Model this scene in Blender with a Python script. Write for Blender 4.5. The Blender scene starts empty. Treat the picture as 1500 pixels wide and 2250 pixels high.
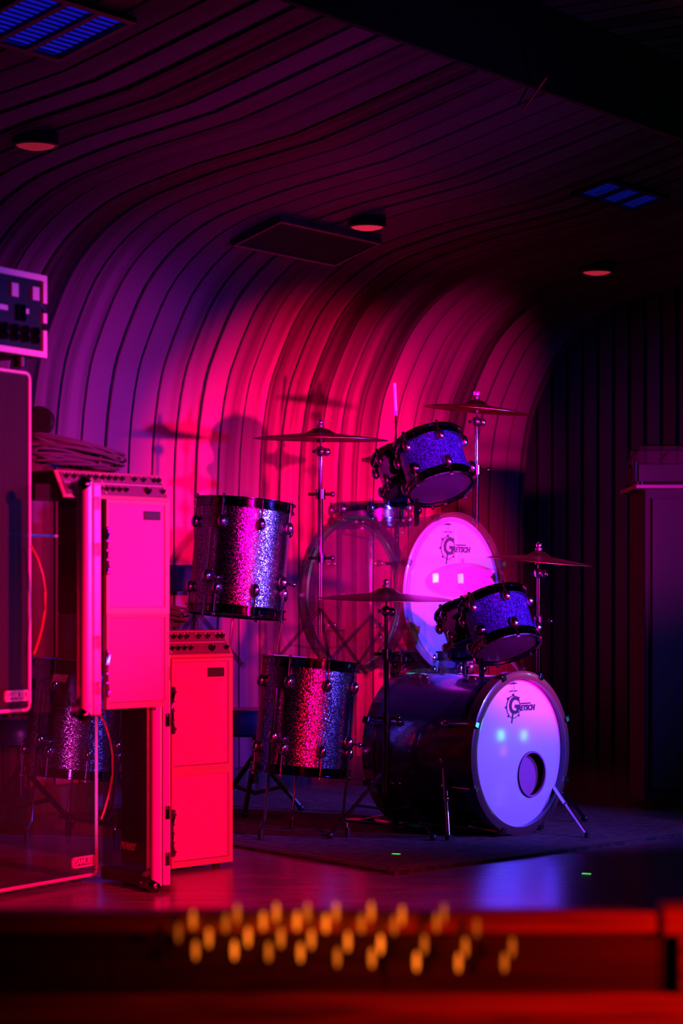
import bpy, math, random
from mathutils import Vector, Matrix
random.seed(7)
S = bpy.context.scene
C = S.collection
PI = math.pi

# ------------------------------------------------------------------ camera
EYE = 0.88                     # eye height above the stage floor, metres
FPX = 5000.0                   # focal length in pixels of the 1500x2250 frame
cd = bpy.data.cameras.new('camera'); cam = bpy.data.objects.new('camera', cd); C.objects.link(cam)
cd.sensor_fit = 'VERTICAL'; cd.sensor_height = 36.0; cd.sensor_width = 24.0
cd.lens = FPX / 2250 * 36.0
cd.shift_y = (1320 - 1125) / 2250
cam.location = (0, 0, EYE); cam.rotation_euler = (PI / 2, 0, 0)
cd.clip_start = 0.1; cd.clip_end = 60
cd.dof.use_dof = True; cd.dof.focus_distance = 8.5; cd.dof.aperture_fstop = 3.4
S.camera = cam
# ------------------------------------------------------------------ world and exposure
W = bpy.data.worlds.new('dark_club'); S.world = W; W.use_nodes = True
W.node_tree.nodes['Background'].inputs[0].default_value = (0.10, 0.0, 0.16, 1)
W.node_tree.nodes['Background'].inputs[1].default_value = 0.012
S.view_settings.view_transform = 'Standard'; S.view_settings.look = 'None'
S.view_settings.exposure = 0.0; S.view_settings.gamma = 1.0
S.view_settings.use_curve_mapping = False
S.cycles.use_denoising = True
S.cycles.max_bounces = 6; S.cycles.diffuse_bounces = 0; S.cycles.caustics_reflective = False; S.cycles.transparent_max_bounces = 24
S.cycles.sample_clamp_indirect = 3.0
# ------------------------------------------------------------------ stage lamps
def spot(name, loc, target, power, color, size, blend=0.6, radius=0.06):
    l = bpy.data.lights.new(name, 'SPOT'); o = bpy.data.objects.new(name, l); C.objects.link(o)
    l.energy = power; l.color = color; l.spot_size = math.radians(size); l.spot_blend = blend
    l.shadow_soft_size = radius
    o.location = loc
    o.rotation_euler = (Vector(target) - Vector(loc)).to_track_quat('-Z', 'Y').to_euler()
    return o
def area(name, loc, target, power, color, sx, sy):
    l = bpy.data.lights.new(name, 'AREA'); o = bpy.data.objects.new(name, l); C.objects.link(o)
    l.energy = power; l.color = color; l.shape = 'RECTANGLE'; l.size = sx; l.size_y = sy
    o.location = loc
    o.rotation_euler = (Vector(target) - Vector(loc)).to_track_quat('-Z', 'Y').to_euler()
    return o
RED = (1.0, 0.0, 0.03)
BLU = (0.11, 0.06, 1.0)
spot('red_wall_lamp', (2.65, 4.6, 1.15), (-0.22, 10.8, 1.16), 8600, (1, 0.0, 0.26), 21.5, 1.0, 0.05)
spot('red_high_fill', (0.9, 4.4, 2.2), (-0.02, 11.0, 0.95), 5600, (1, 0.0, 0.24), 19.5, 1.0, 0.08)  # added fill for the lower wall that the raised kit shadows
spot('magenta_end_lamp', (2.9, 5.2, 1.2), (0.36, 11.8, 1.52), 2500, (1, 0.0, 0.65), 18, 1.0, 0.06)
spot('red_kit_lamp', (2.55, 4.3, 1.0), (-0.30, 8.6, 0.75), 320, (1, 0, 0.10), 15, 1.0, 0.06)
spot('red_left_lamp', (1.7, 4.0, 1.5), (-0.75, 6.9, 0.60), 1100, (1, 0, 0.09), 46, 0.8, 0.05)
spot('red_low_fill', (0.3, 3.7, 0.75), (-0.80, 6.9, 0.25), 320, (1, 0, 0.03), 34, 1.0, 0.05)  # added fill reaching the speaker piping shaded by the case
spot('blue_side_lamp', (3.9, 7.2, 1.75), (0.2, 9.0, 0.85), 1900, BLU, 44, 1.0, 0.05)
spot('blue_left_lamp', (2.8, 5.6, 1.6), (-0.85, 6.3, 1.20), 420, BLU, 26, 0.8, 0.04)
spot('blue_far_lamp', (2.7, 10.3, 2.2), (1.5, 12.3, 1.5), 40, (0.05, 0.03, 1.0), 50, 1.0, 0.05)
spot('magenta_tom_fill', (-0.66, 3.9, 0.42), (-0.98, 8.4, 0.28), 300, (1, 0.05, 0.75), 9, 0.7, 0.04)  # added fill for the far left floor tom, otherwise in shadow
spot('violet_head_fill', (2.5, 5.7, 2.1), (0.43, 8.95, 0.92), 480, (0.10, 0.07, 1.0), 24, 0.8, 0.06)  # added fill that tints the raised bass drumhead violet
spot('violet_front_lamp', (3.0, 6.2, 1.3), (0.70, 8.47, 0.34), 440, (0.32, 0.10, 1.0), 20, 0.8, 0.06)
spot('blue_ceiling_lamp', (1.6, 6.2, 0.4), (-0.7, 9.0, 2.6), 75, (0.25, 0.0, 1.0), 60, 1.0, 0.1)
spot('purple_left_lamp', (1.5, 4.0, 1.7), (-1.05, 9.4, 1.55), 650, (0.8, 0.0, 0.8), 18, 1.0, 0.08)
spot('red_counter_lamp', (1.20, 2.25, 0.64), (0.50, 3.0, 0.465), 62, (1, 0.006, 0.0), 50, 1.0, 0.08)
# small square side lamps the drumheads mirror; two added for the upper copy
HEAD_N = Vector((math.sin(math.radians(49)), -math.cos(math.radians(49)), 0)); HEAD_X = Vector((-HEAD_N.y, HEAD_N.x, 0))
for nm, (x, y, d, cx, cy), w, col in (('side_lamp_a', (1081, 1618, 8.42, 1134, 1665), .8, (.08, .75, 1)), ('side_lamp_b', (1142, 1620, 8.49, 1134, 1665), .6, (.08, .65, 1)),
                    ('side_lamp_c', (1088, 1652, 8.42, 1134, 1665), .15, (1, .2, .5)), ('added_lamp_d', (945, 1275, 8.9, 991, 1317), .8, (.08, .75, 1)),
                    ('added_lamp_e', (1010, 1275, 8.98, 991, 1317), .6, (.2, .5, 1))):
    p_ = Vector(((x - 750) / FPX * d, d, EYE - (y - 1320) / FPX * d)); v_ = (Vector((0, 0, EYE)) - p_).normalized()
    n_ = (HEAD_N + HEAD_X * (.289 * (x - cx) / 111 * .288) + Vector((0, 0, .289 * (cy - y) / 170 * .288))).normalized()
    r_ = 2 * n_.dot(v_) * n_ - v_
    area(nm, p_ + r_ * 2.6, p_, w, col, .075, .075)

# ------------------------------------------------------------------ helpers
def P(px, py, d):
    return Vector(((px - 750) / FPX * d, d, EYE - (py - 1320) / FPX * d))
MATS = {}
def mat(name, col, rough=0.5, metal=0.0, alpha=1.0, coat=0.0, kind=None, emit=None, est=1.0, spec=0.5):
    key = (name, alpha)
    if key in MATS: return MATS[key]
    m = bpy.data.materials.new(name if alpha == 1 else name + '_faint'); m.use_nodes = True
    nt = m.node_tree; n = nt.nodes; L = nt.links
    b = n['Principled BSDF']; out = n['Material Output']
    b.inputs['Base Color'].default_value = (*col, 1); b.inputs['Roughness'].default_value = rough
    b.inputs['Metallic'].default_value = metal; b.inputs['Coat Weight'].default_value = coat
    b.inputs['Specular IOR Level'].default_value = spec
    if emit:
        b.inputs['Emission Color'].default_value = (*emit, 1); b.inputs['Emission Strength'].default_value = est
    tc = n.new('ShaderNodeTexCoord')
    if kind == 'sparkle':
        v = n.new('ShaderNodeTexVoronoi'); v.inputs['Scale'].default_value = 400
        L.new(tc.outputs['Object'], v.inputs['Vector'])
        s1 = n.new('ShaderNodeVectorMath'); s1.operation = 'SUBTRACT'; s1.inputs[1].default_value = (.5, .5, .5)
        s2 = n.new('ShaderNodeVectorMath'); s2.operation = 'SCALE'; s2.inputs['Scale'].default_value = 0.29
        s3 = n.new('ShaderNodeVectorMath'); s3.operation = 'ADD'
        s4 = n.new('ShaderNodeVectorMath'); s4.operation = 'NORMALIZE'
        g = n.new('ShaderNodeNewGeometry')
        L.new(v.outputs['Color'], s1.inputs[0]); L.new(s1.outputs[0], s2.inputs[0])
        L.new(s2.outputs[0], s3.inputs[0]); L.new(g.outputs['Normal'], s3.inputs[1])
        L.new(s3.outputs[0], s4.inputs[0]); L.new(s4.outputs[0], b.inputs['Normal'])
        sep = n.new('ShaderNodeSeparateColor'); L.new(v.outputs['Color'], sep.inputs[0])
        r = n.new('ShaderNodeValToRGB'); L.new(sep.outputs[0], r.inputs[0])
        r.color_ramp.elements[0].color = (col[0]*.12, col[1]*.12, col[2]*.12, 1); r.color_ramp.elements[0].position = .50
        r.color_ramp.elements[1].color = (*col, 1); r.color_ramp.elements[1].position = .9
        L.new(r.outputs[0], b.inputs['Base Color'])
    if kind in ('wood', 'floor', 'counter'):
        m0 = n.new('ShaderNodeMapping'); L.new(tc.outputs['Object'], m0.inputs[0])
        oi = n.new('ShaderNodeObjectInfo')
        if kind == 'wood':
            m0.inputs['Rotation'].default_value = (0, 0, math.radians(-54))
            vm = n.new('ShaderNodeVectorMath'); vm.operation = 'SCALE'; vm.inputs[0].default_value = (7, 3, 5)
            L.new(oi.outputs['Random'], vm.inputs['Scale']); L.new(vm.outputs[0], m0.inputs['Location'])
        mp = n.new('ShaderNodeMapping'); L.new(m0.outputs[0], mp.inputs[0])
        mp.inputs['Scale'].default_value = {'wood': (9, .35, .35), 'floor': (2.5, 30, 30), 'counter': (1.2, 16, 16)}[kind]
        nz = n.new('ShaderNodeTexNoise'); nz.inputs['Scale'].default_value = {'wood': 1.6, 'floor': 1.2, 'counter': 2.2}[kind]
        nz.inputs['Detail'].default_value = 2.2 if kind == 'wood' else 5; nz.inputs['Distortion'].default_value = .5 if kind == 'wood' else 1.0
        L.new(mp.outputs[0], nz.inputs['Vector'])
        mx = n.new('ShaderNodeMath'); mx.operation = 'MULTIPLY_ADD'
        mx.inputs[1].default_value = 0.72 if kind == 'wood' else 0.0; mx.inputs[2].default_value = 0.0
        L.new(oi.outputs['Random'], mx.inputs[0])
        ad = n.new('ShaderNodeMath'); ad.operation = 'ADD'
        L.new(mx.outputs[0], ad.inputs[0]); L.new(nz.outputs['Fac'], ad.inputs[1])
        r = n.new('ShaderNodeValToRGB'); L.new(ad.outputs[0], r.inputs[0])
        k0 = 0.13 if kind == 'wood' else 0.30  # wood: tilt shading across each plank painted in along with the grain
        r.color_ramp.elements[0].color = (col[0]*k0, col[1]*k0, col[2]*k0, 1); r.color_ramp.elements[0].position = .35
        r.color_ramp.elements[1].color = (*col, 1); r.color_ramp.elements[1].position = .95 if kind == 'wood' else .65
        L.new(r.outputs[0], b.inputs['Base Color'])
        bp = n.new('ShaderNodeBump'); bp.inputs['Strength'].default_value = .25; bp.inputs['Distance'].default_value = .002
        L.new(nz.outputs['Fac'], bp.inputs['Height']); L.new(bp.outputs[0], b.inputs['Normal'])
    if kind == 'rug':
        mp = n.new('ShaderNodeMapping'); L.new(tc.outputs['Object'], mp.inputs[0]); mp.inputs['Scale'].default_value = (1, 1, 1)
        v = n.new('ShaderNodeTexVoronoi'); v.inputs['Scale'].default_value = 14; v.feature = 'DISTANCE_TO_EDGE'
        nz = n.new('ShaderNodeTexNoise'); nz.inputs['Scale'].default_value = 28; nz.inputs['Detail'].default_value = 6
        L.new(mp.outputs[0], v.inputs['Vector']); L.new(mp.outputs[0], nz.inputs['Vector'])
        ad = n.new('ShaderNodeMath'); ad.operation = 'MULTIPLY'; L.new(v.outputs['Distance'], ad.inputs[0]); L.new(nz.outputs['Fac'], ad.inputs[1])
        r = n.new('ShaderNodeValToRGB'); L.new(ad.outputs[0], r.inputs[0])
        r.color_ramp.elements[0].color = (.07, .035, .045, 1); r.color_ramp.elements[0].position = .01
        r.color_ramp.elements[1].color = (.022, .012, .02, 1); r.color_ramp.elements[1].position = .09
        L.new(r.outputs[0], b.inputs['Base Color'])
    if kind == 'mesh':                      # woven grille cloth: fine rows
        wv = n.new('ShaderNodeTexWave'); wv.wave_type = 'BANDS'; wv.bands_direction = 'Z'
        wv.inputs['Scale'].default_value = 45; L.new(tc.outputs['Object'], wv.inputs['Vector'])
        r = n.new('ShaderNodeValToRGB'); L.new(wv.outputs['Fac'], r.inputs[0])
        r.color_ramp.elements[0].color = (col[0]*.55, col[1]*.55, col[2]*.55, 1); r.color_ramp.elements[0].position = .05
        r.color_ramp.elements[1].color = (*col, 1); r.color_ramp.elements[1].position = .4
        L.new(r.outputs[0], b.inputs['Base Color'])
    if alpha < 1:
        t = n.new('ShaderNodeBsdfTransparent'); mi = n.new('ShaderNodeMixShader'); mi.inputs[0].default_value = alpha
        L.new(t.outputs[0], mi.inputs[1]); L.new(b.outputs[0], mi.inputs[2]); L.new(mi.outputs[0], out.inputs['Surface'])
    m['spec_args'] = repr((name, col, rough, metal, coat, kind, emit, est, spec))
    MATS[key] = m
    return m
def faint(m, alpha):
    name, col, rough, metal, coat, kind, emit, est, spec = eval(m['spec_args'])
    return mat(name, col, rough, metal, alpha, coat, kind, emit, est, spec)

class MB:
    def __init__(s): s.v = []; s.f = []
    def add(s, vs, fs, M=None):
        k = len(s.v)
        s.v += [tuple(M @ Vector(v)) if M is not None else tuple(v) for v in vs]
        s.f += [tuple(i + k for i in f) for f in fs]
        return s
    def box(s, a, b, M=None):
        (x0, y0, z0), (x1, y1, z1) = a, b
        vs = [(x0,y0,z0),(x1,y0,z0),(x1,y1,z0),(x0,y1,z0),(x0,y0,z1),(x1,y0,z1),(x1,y1,z1),(x0,y1,z1)]
        return s.add(vs, [(0,3,2,1),(4,5,6,7),(0,1,5,4),(1,2,6,5),(2,3,7,6),(3,0,4,7)], M)
    def rbox(s, a, b, r, M=None):           # box with corners rounded in the XZ plane
        (x0, y0, z0), (x1, y1, z1) = a, b; q = []
        for cx, cz, a0 in ((x1-r, z1-r, 0), (x0+r, z1-r, 90), (x0+r, z0+r, 180), (x1-r, z0+r, 270)):
            for k in range(5):
                t = math.radians(a0 + k*22.5); q.append((cx + r*math.cos(t), cz + r*math.sin(t)))
        n = len(q)
        vs = [(x, y0, z) for x, z in q] + [(x, y1, z) for x, z in q]
        fs = [tuple(range(n)), tuple(range(2*n-1, n-1, -1))] + [(i, i+n, (i+1) % n + n, (i+1) % n) for i in range(n)]
        return s.add(vs, fs, M)
    def lathe(s, prof, seg=32, M=None, closed=False):
        vs = []; fs = []; n = len(prof)
        for i in range(seg):
            a = 2*PI*i/seg
            for r, z in prof: vs.append((r*math.cos(a), r*math.sin(a), z))
        for i in range(seg):
            j = (i+1) % seg
            for k in range(n if closed else n-1):
                k2 = (k+1) % n
                fs.append((i*n+k, j*n+k, j*n+k2, i*n+k2))
        return s.add(vs, fs, M)
    def cyl(s, p, q, r, seg=12, r2=None):
        p = Vector(p); q = Vector(q); r2 = r if r2 is None else r2
        M = Matrix.Translation(p) @ (q-p).to_track_quat('Z', 'Y').to_matrix().to_4x4(); h = (q-p).length
        return s.lathe([(0.0001, 0), (r, 0), (r2, h), (0.0001, h)], seg, M)
    def tube(s, pts, r, seg=8):
        pts = [Vector(p) for p in pts]; vs = []; fs = []; n = len(pts); up = Vector((0.03, 0.1, 1))
        for i, p in enumerate(pts):
            t = (pts[min(i+1, n-1)] - pts[max(i-1, 0)]).normalized()
            a = t.cross(up)
            if a.length < .05: a = t.cross(Vector((1, 0, 0)))
            a.normalize(); b = t.cross(a)
            for k in range(seg):
                w = 2*PI*k/seg; vs.append(p + a*r*math.cos(w) + b*r*math.sin(w))
        for i in range(n-1):
            for k in range(seg):
                k2 = (k+1) % seg; fs.append((i*seg+k, i*seg+k2, (i+1)*seg+k2, (i+1)*seg+k))
        fs += [tuple(range(seg-1, -1, -1)), tuple((n-1)*seg + k for k in range(seg))]
        return s.add(vs, fs)
    def ball(s, c, r, M=None, sz=1.0, seg=12):
        T = Matrix.Translation(Vector(c)); T = M @ T if M is not None else T
        return s.lathe([(max(.0001, r*math.sin(PI*k/8)), -r*sz*math.cos(PI*k/8)) for k in range(9)], seg, T)
    def build(s, name, m, parent=None, smooth=False, loc=None, bevel=0):
        me = bpy.data.meshes.new(name); me.from_pydata(s.v, [], s.f); me.materials.append(m)
        if smooth:
            me.polygons.foreach_set('use_smooth', [True]*len(me.polygons))
            me.set_sharp_from_angle(angle=math.radians(38))
        me.update()
        o = bpy.data.objects.new(name, me); C.objects.link(o)
        if parent: o.parent = parent
        if loc is not None: o.location = loc
        if bevel:
            bv = o.modifiers.new('edge', 'BEVEL'); bv.width = bevel; bv.segments = 2; bv.limit_method = 'ANGLE'
        return o
def thing(name, label, cat, loc, rz=0, group=None):
    o = bpy.data.objects.new(name, None); C.objects.link(o); o.empty_display_size = .1
    o.location = loc; o.rotation_euler = (0, 0, rz); o['label'] = label; o['category'] = cat
    if group: o['group'] = group
    return o
def struct(o): o['kind'] = 'structure'; return o
def tag(o, label, cat, group=None):
    o['label'] = label; o['category'] = cat
    if group: o['group'] = group
    return o
def text(name, body, size, m, parent, M, extrude=0.0008, shear=0.0, bold=0.0, sx=1.0):
    cu = bpy.data.curves.new(name, 'FONT'); cu.body = body; cu.size = size; cu.extrude = extrude
    cu.align_x = 'CENTER'; cu.align_y = 'CENTER'; cu.shear = shear; cu.offset = bold; cu.resolution_u = 3
    tmp = bpy.data.objects.new('tmp', cu); C.objects.link(tmp)
    bpy.context.view_layer.update()
    me = bpy.data.meshes.new_from_object(tmp.evaluated_get(bpy.context.evaluated_depsgraph_get()))
    bpy.data.objects.remove(tmp); bpy.data.curves.remove(cu)
    me.transform(M @ Matrix.Diagonal((sx, 1, 1, 1))); me.materials.clear(); me.materials.append(m); me.name = name
    o = bpy.data.objects.new(name, me); C.objects.link(o); o.parent = parent
    return o
def copy_tree(o, parent=None, alpha=None, amap=None):
    c = o.copy(); C.objects.link(c); c.parent = parent
    if o.type == 'MESH' and alpha is not None:
        a = (amap or {}).get(o.name.split('.')[0], alpha)
        if a < 1:
            c.material_slots[0].link = 'OBJECT'; c.material_slots[0].material = faint(o.data.materials[0], a)
    for ch in list(o.children): copy_tree(ch, c, alpha, amap)
    return c

# ------------------------------------------------------------------ materials
M_WALL = mat('stained_wood_planks', (.40, .05, .13), .5, kind='wood', spec=.10)
M_DARKW = mat('dark_batten_wood', (.16, .07, .10), .45, kind='wood')
M_GAP = mat('black_backing', (.004, .003, .005), .9)
M_FLOOR = mat('varnished_stage_boards', (.30, .13, .17), .25, kind='floor')
M_PANELW = mat('dark_varnished_panel', (.10, .035, .02), .5, kind='counter')
M_COUNTER = mat('varnished_counter_wood', (.60, .20, .08), .45, kind='counter')
M_RUG = mat('worn_patterned_rug', (.08, .04, .05), .95, kind='rug')
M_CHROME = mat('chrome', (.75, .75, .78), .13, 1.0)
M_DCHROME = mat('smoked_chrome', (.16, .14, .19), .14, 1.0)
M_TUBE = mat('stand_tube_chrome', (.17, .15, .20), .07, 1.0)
M_BLUEG = mat('blue_glitter_wrap', (.035, .05, .75), .24, .6, kind='sparkle')
M_SPARK = mat('violet_glitter_wrap', (.66, .56, .78), .22, 1.0, kind='sparkle')
M_SHELL = mat('glossy_dark_violet_lacquer', (.035, .02, .09), .22, 0.0, coat=.6)
M_HEAD = mat('white_coated_drumhead', (.40, .40, .92), .34, coat=.6)
M_HEAD.node_tree.nodes['Principled BSDF'].inputs['Coat Roughness'].default_value = .09
M_TOPHEAD = mat('clear_drumhead', (.010, .005, .035), .5, spec=.15)
M_HOOPB = mat('black_wood_hoop', (.05, .02, .03), .25, coat=.5)
M_PORT = mat('dark_port_opening', (.24, .05, .20), .7)
M_CYM = mat('dark_bronze', (.16, .075, .05), .36, 1.0)
M_BLACK = mat('black_plastic', (.010, .008, .012), .4)
M_TOLEX = mat('black_vinyl_covering', (.045, .018, .022), .55)
M_GRILLE = mat('pale_grille_cloth', (.92, .16, .50), .8, kind='mesh')
M_DGRILLE = mat('dark_grille_cloth', (.035, .014, .03), .8, kind='mesh')
M_PIPE = mat('white_piping', (.9, .7, .85), .4)
M_ALU = mat('brushed_aluminium_edge', (.85, .72, .85), .32, 0.25)
M_PANEL = mat('pale_control_panel', (.26, .12, .24), .4, .3)
M_KNOB = mat('black_knob', (.012, .012, .02), .18, coat=.7)
M_LOGO = mat('black_print', (.012, .005, .02), .5)
M_REDLOGO = mat('pale_badge_paint', (.60, .4, .4), .5)
M_CABLE = mat('black_cable_rubber', (.10, .07, .13), .38)
M_REDCABLE = mat('red_cable_rubber', (.75, .05, .05), .4)

# ------------------------------------------------------------------ the curved plank wall and ceiling
TH = math.radians(36)
WX, WY = math.sin(TH), math.cos(TH)        # along the wall, away from the camera
NX, NY = math.cos(TH), -math.sin(TH)       # out of the wall, over the stage
X0, D0 = -.445, 10.6
PROF = [(0, 0), (0, .7), (0, 1.38), (.02, 1.68), (.06, 1.88), (.10, 1.98), (.155, 2.09), (.235, 2.22), (.35, 2.335), (.50, 2.43),
        (.66, 2.49), (.85, 2.53), (1.05, 2.565), (1.30, 2.595), (1.50, 2.62), (1.70, 2.665), (1.95, 2.725), (2.22, 2.79)]
def smooth(p):
    out = list(p[:3])
    for i in range(2, len(p)-1):
        a, b, c, d = p[max(i-1, 0)], p[i], p[i+1], p[min(i+2, len(p)-1)]
        for t in ((.5, 1.0) if i < 12 else (1.0,)):
            out.append(tuple(.5*(2*b[k] + (c[k]-a[k])*t + (2*a[k]-5*b[k]+4*c[k]-d[k])*t*t + (3*b[k]-a[k]-3*c[k]+d[k])*t**3) for k in (0, 1)))
    return out
PROF = smooth(PROF)
def wall_pt(t, u, z): return Vector((X0 + t*WX + u*NX, D0 + t*WY + u*NY, z))
def prof_h(u):
    for (a, h0), (b, h1) in zip(PROF[2:], PROF[3:]):
        if a <= u <= b: return h0 + (h1-h0)*(u-a)/(b-a)
    return PROF[-1][1] + (u-PROF[-1][0])*.24
def ceil_at(px, py):                         # where the curved ceiling is met looking along a pixel
    d = 3.0
    while d < 14:
        p = P(px, py, d); r = Vector((p.x-X0, p.y-D0)); u = r.x*NX + r.y*NY; t = r.x*WX + r.y*WY
        if u > .03 and p.z >= prof_h(u): return t, u, p.z, d
        d += .01
    return t, u, p.z, d
def ceil_frame(t, u, drop=0.0):              # matrix with X along the wall, Y across it, Z down from the ceiling
    s = (prof_h(u+.05) - prof_h(u-.05))/.1
    x = Vector((WX, WY, 0)); y = Vector((NX, NY, s)).normalized(); z = x.cross(y)
    if z.z > 0: z = -z
    M = Matrix((x, y, z)).transposed().to_4x4(); M.translation = wall_pt(t, u, prof_h(u)) + z*drop
    return M
PITCH = .1545
T_END = 2.41
def plank_mesh(tilt, wd, name):
    m = MB(); n = len(PROF); vs = []; fs = []
    for i, (u, z) in enumerate(PROF):
        a = PROF[max(i-1, 0)]; b = PROF[min(i+1, n-1)]
        du, dz = b[0]-a[0], b[1]-a[1]; l = math.hypot(du, dz); nu, nz = dz/l, -du/l    # normal towards the stage
        for (s, off) in ((0, .000), (.002, .013 + tilt), (.5*wd, .016), (wd-.002, .013 - tilt), (wd, .000)):
            vs.append((s*WX + (u+nu*off)*NX, s*WY + (u+nu*off)*NY, z + nz*off))
    for i in range(n-1):
        for k in range(4): fs.append((i*5+k, i*5+k+1, i*5+k+6, i*5+k+5))
    m.add(vs, fs)
    me = bpy.data.meshes.new(name); me.from_pydata(m.v, [], m.f); me.materials.append(M_WALL)
    me.polygons.foreach_set('use_smooth', [True]*len(me.polygons)); me.set_sharp_from_angle(angle=math.radians(30))
    return me
wall = bpy.data.objects.new('wall_left', None); C.objects.link(wall); struct(wall)
meshes = [plank_mesh(tl, wd, 'plank') for tl, wd in ((.002, .139), (-.002, .141), (.003, .137), (-.0025, .139), (.001, .141), (.0025, .136))]
k = 0; t = T_END - PITCH
while t > -5.6:
    o = bpy.data.objects.new('plank', random.choice(meshes)); C.objects.link(o); o.parent = wall
    p = wall_pt(t, 0, 0); nn = random.uniform(.0, .003)
    o.location = (p.x + NX*nn, p.y + NY*nn, -nn*.5); t -= PITCH; k += 1
bk = MB(); n = len(PROF); vs = []
for tt in (-5.7, T_END):
    for u, z in PROF:
        i_ = PROF.index((u, z)); a_ = PROF[max(i_-1, 0)]; b_ = PROF[min(i_+1, n-1)]; l_ = math.hypot(b_[0]-a_[0], b_[1]-a_[1])
        vs.append(wall_pt(tt, u + (b_[1]-a_[1])/l_*.0098, z - (b_[0]-a_[0])/l_*.0098))
bk.add(vs, [(i, i+1, n+i+1, n+i) for i in range(n-1)])
bk.build('backing', M_GAP, wall)
# free end of the plank wall
eb = MB(); vs = []
for u, z in PROF: vs += [wall_pt(T_END+.002, u+.016, z-.01), wall_pt(T_END+.002, u-.06, z+.05), wall_pt(T_END+.03, u+.016, z-.01), wall_pt(T_END+.03, u-.06, z+.05)]
fs = []
for i in range(n-1):
    a = i*4; b = a+4
    fs += [(a, b, b+1, a+1), (a+2, a+3, b+3, b+2), (a, a+2, b+2, b), (a+1, b+1, b+3, a+3)]
eb.add(vs, fs); eb.build('end_trim', M_WALL, wall)
# far wall of upright battens, past the end of the curved wall
back = bpy.data.objects.new('wall_back', None); C.objects.link(back); struct(back)
E = wall_pt(T_END+.25, -.30, 0)
MbW = Matrix(((NX, -WX, 0, E.x), (NY, -WY, 0, E.y), (0, 0, 1, 0), (0, 0, 0, 1)))
# local x runs along the far wall, local y comes towards the stage
MB().box((-1.0, -.05, 0), (5.0, 0, 3.4), MbW).build('backing', M_GAP, back)
bm_ = MB().box((0, 0, 0), (.072, .022, 3.35), MbW).build('batten', M_DARKW, back)
for i in range(1, 34):
    c = bm_.copy(); C.objects.link(c); c.parent = back
    c.location = (NX*i*.098, NY*i*.098, 0)
# floor, upper ceiling
struct(MB().box((-6, 2.6, -.06), (8, 16, 0)).build('floor', M_FLOOR))
uc = bpy.data.objects.new('ceiling', None); C.objects.link(uc); struct(uc)
mb = MB(); q = [wall_pt(T_END+.3, 2.2, 3.10), wall_pt(-5.7, 2.2, 3.10), wall_pt(-5.7, 8, 3.10), wall_pt(T_END+.3, 8, 3.10)]
mb.add(q + [v + Vector((0, 0, .06)) for v in q], [(0, 1, 2, 3), (7, 6, 5, 4), (0, 3, 7, 4), (1, 5, 6, 2), (0, 4, 5, 1), (2, 6, 7, 3)])
mb.build('backing', M_GAP, uc)
pl = MB()
A0 = wall_pt(T_END+.2, 2.3, 3.06)
pl.box((0, -.05, 0), (5.6, .05, .03), Matrix(((NX, -WX, 0, A0.x), (NY, -WY, 0, A0.y), (0, 0, 1, A0.z), (0, 0, 0, 1))))
p0 = pl.build('plank', M_DARKW, uc)
for i in range(1, 56):
    c = p0.copy(); C.objects.link(c); c.parent = uc; c.location = (-WX*i*.125, -WY*i*.125, 0)
# fascia where the curved ceiling stops, and the strip above the far wall
fz = PROF[-1][1]
mb = MB(); q0 = wall_pt(-5.7, 2.22, fz-.02); q1 = wall_pt(T_END+.3, 2.22, fz-.02); off = Vector((NX, NY, 0))*.025
mb.add([q0, q1, q1+Vector((0, 0, .4)), q0+Vector((0, 0, .4)), q0+off, q1+off, q1+off+Vector((0, 0, .4)), q0+off+Vector((0, 0, .4))],
       [(0, 1, 2, 3), (7, 6, 5, 4), (0, 4, 5, 1), (3, 2, 6, 7), (1, 5, 6, 2), (0, 3, 7, 4)])
struct(mb.build('trim_1', M_GAP))
bb = MB(); vs = []
for tt in (-5.6, T_END):
    for u, z in ((.0, 0), (.035, 0), (.035, .10), (.02, .11), (.0, .11)): vs.append(wall_pt(tt, u, z))
bb.add(vs, [(i, i+5, (i+1) % 5 + 5, (i+1) % 5) for i in range(5)] + [(0, 1, 2, 3, 4), (9, 8, 7, 6, 5)])
struct(bb.build('baseboard_left', M_DARKW))

# ------------------------------------------------------------------ ceiling fixtures
M_LAMPRED = mat('red_lamp_glass', (.3, .02, .03), .5, emit=(1, .03, .07), est=.55)
M_LOUVRE = mat('blue_glow_vent', (.1, .1, .2), .5, emit=(.005, .01, 1.0), est=.38)  # blue light falling on the vents painted as emission, no lamp inside
M_LOUVRE2 = mat('blue_glow_vent_weak', (.1, .1, .2), .5, emit=(.01, .02, 1.0), est=.34)
def downlight(px, py, wpx, label, est):
    t, u, z, d = ceil_at(px, py); r = wpx/FPX*d/2
    M = ceil_frame(t, u, .045); c = M.translation.copy()
    o = thing('ceiling_light', label, 'light', c, group='round lights set in the curved ceiling')
    # level collar hanging slightly out of the sloping ceiling
    MB().lathe([(r*1.10, .05), (r*1.12, -.001), (r*1.0, -.005), (r*.98, .05)], 36, closed=True).build('collar', M_BLACK, o, True)
    g = mat('red_lamp_glass_' + str(px), (.3, .02, .03), .5, emit=(1, .03, .09), est=est)
    MB().lathe([(.0001, -.016), (r*.5, -.013), (r*.85, -.006), (r*.99, .002)], 32).build('lamp_glass', g, o, True)
downlight(75, 291, 90, 'round red ceiling light nearest the upper left corner', .22)
downlight(803, 475, 74, 'brightest round red ceiling light beside the dark ceiling hatch', .55)
downlight(1308, 578, 64, 'farthest round red ceiling light above the end of the plank wall', .40)
def louvre(cs, label, m, nsl):
    pts = [ceil_at(x, y) for x, y in cs]
    t0 = min(p[0] for p in pts); t1 = max(p[0] for p in pts); u0 = min(p[1] for p in pts); u1 = max(p[1] for p in pts)
    return t0, t1, u0, u1
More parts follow.
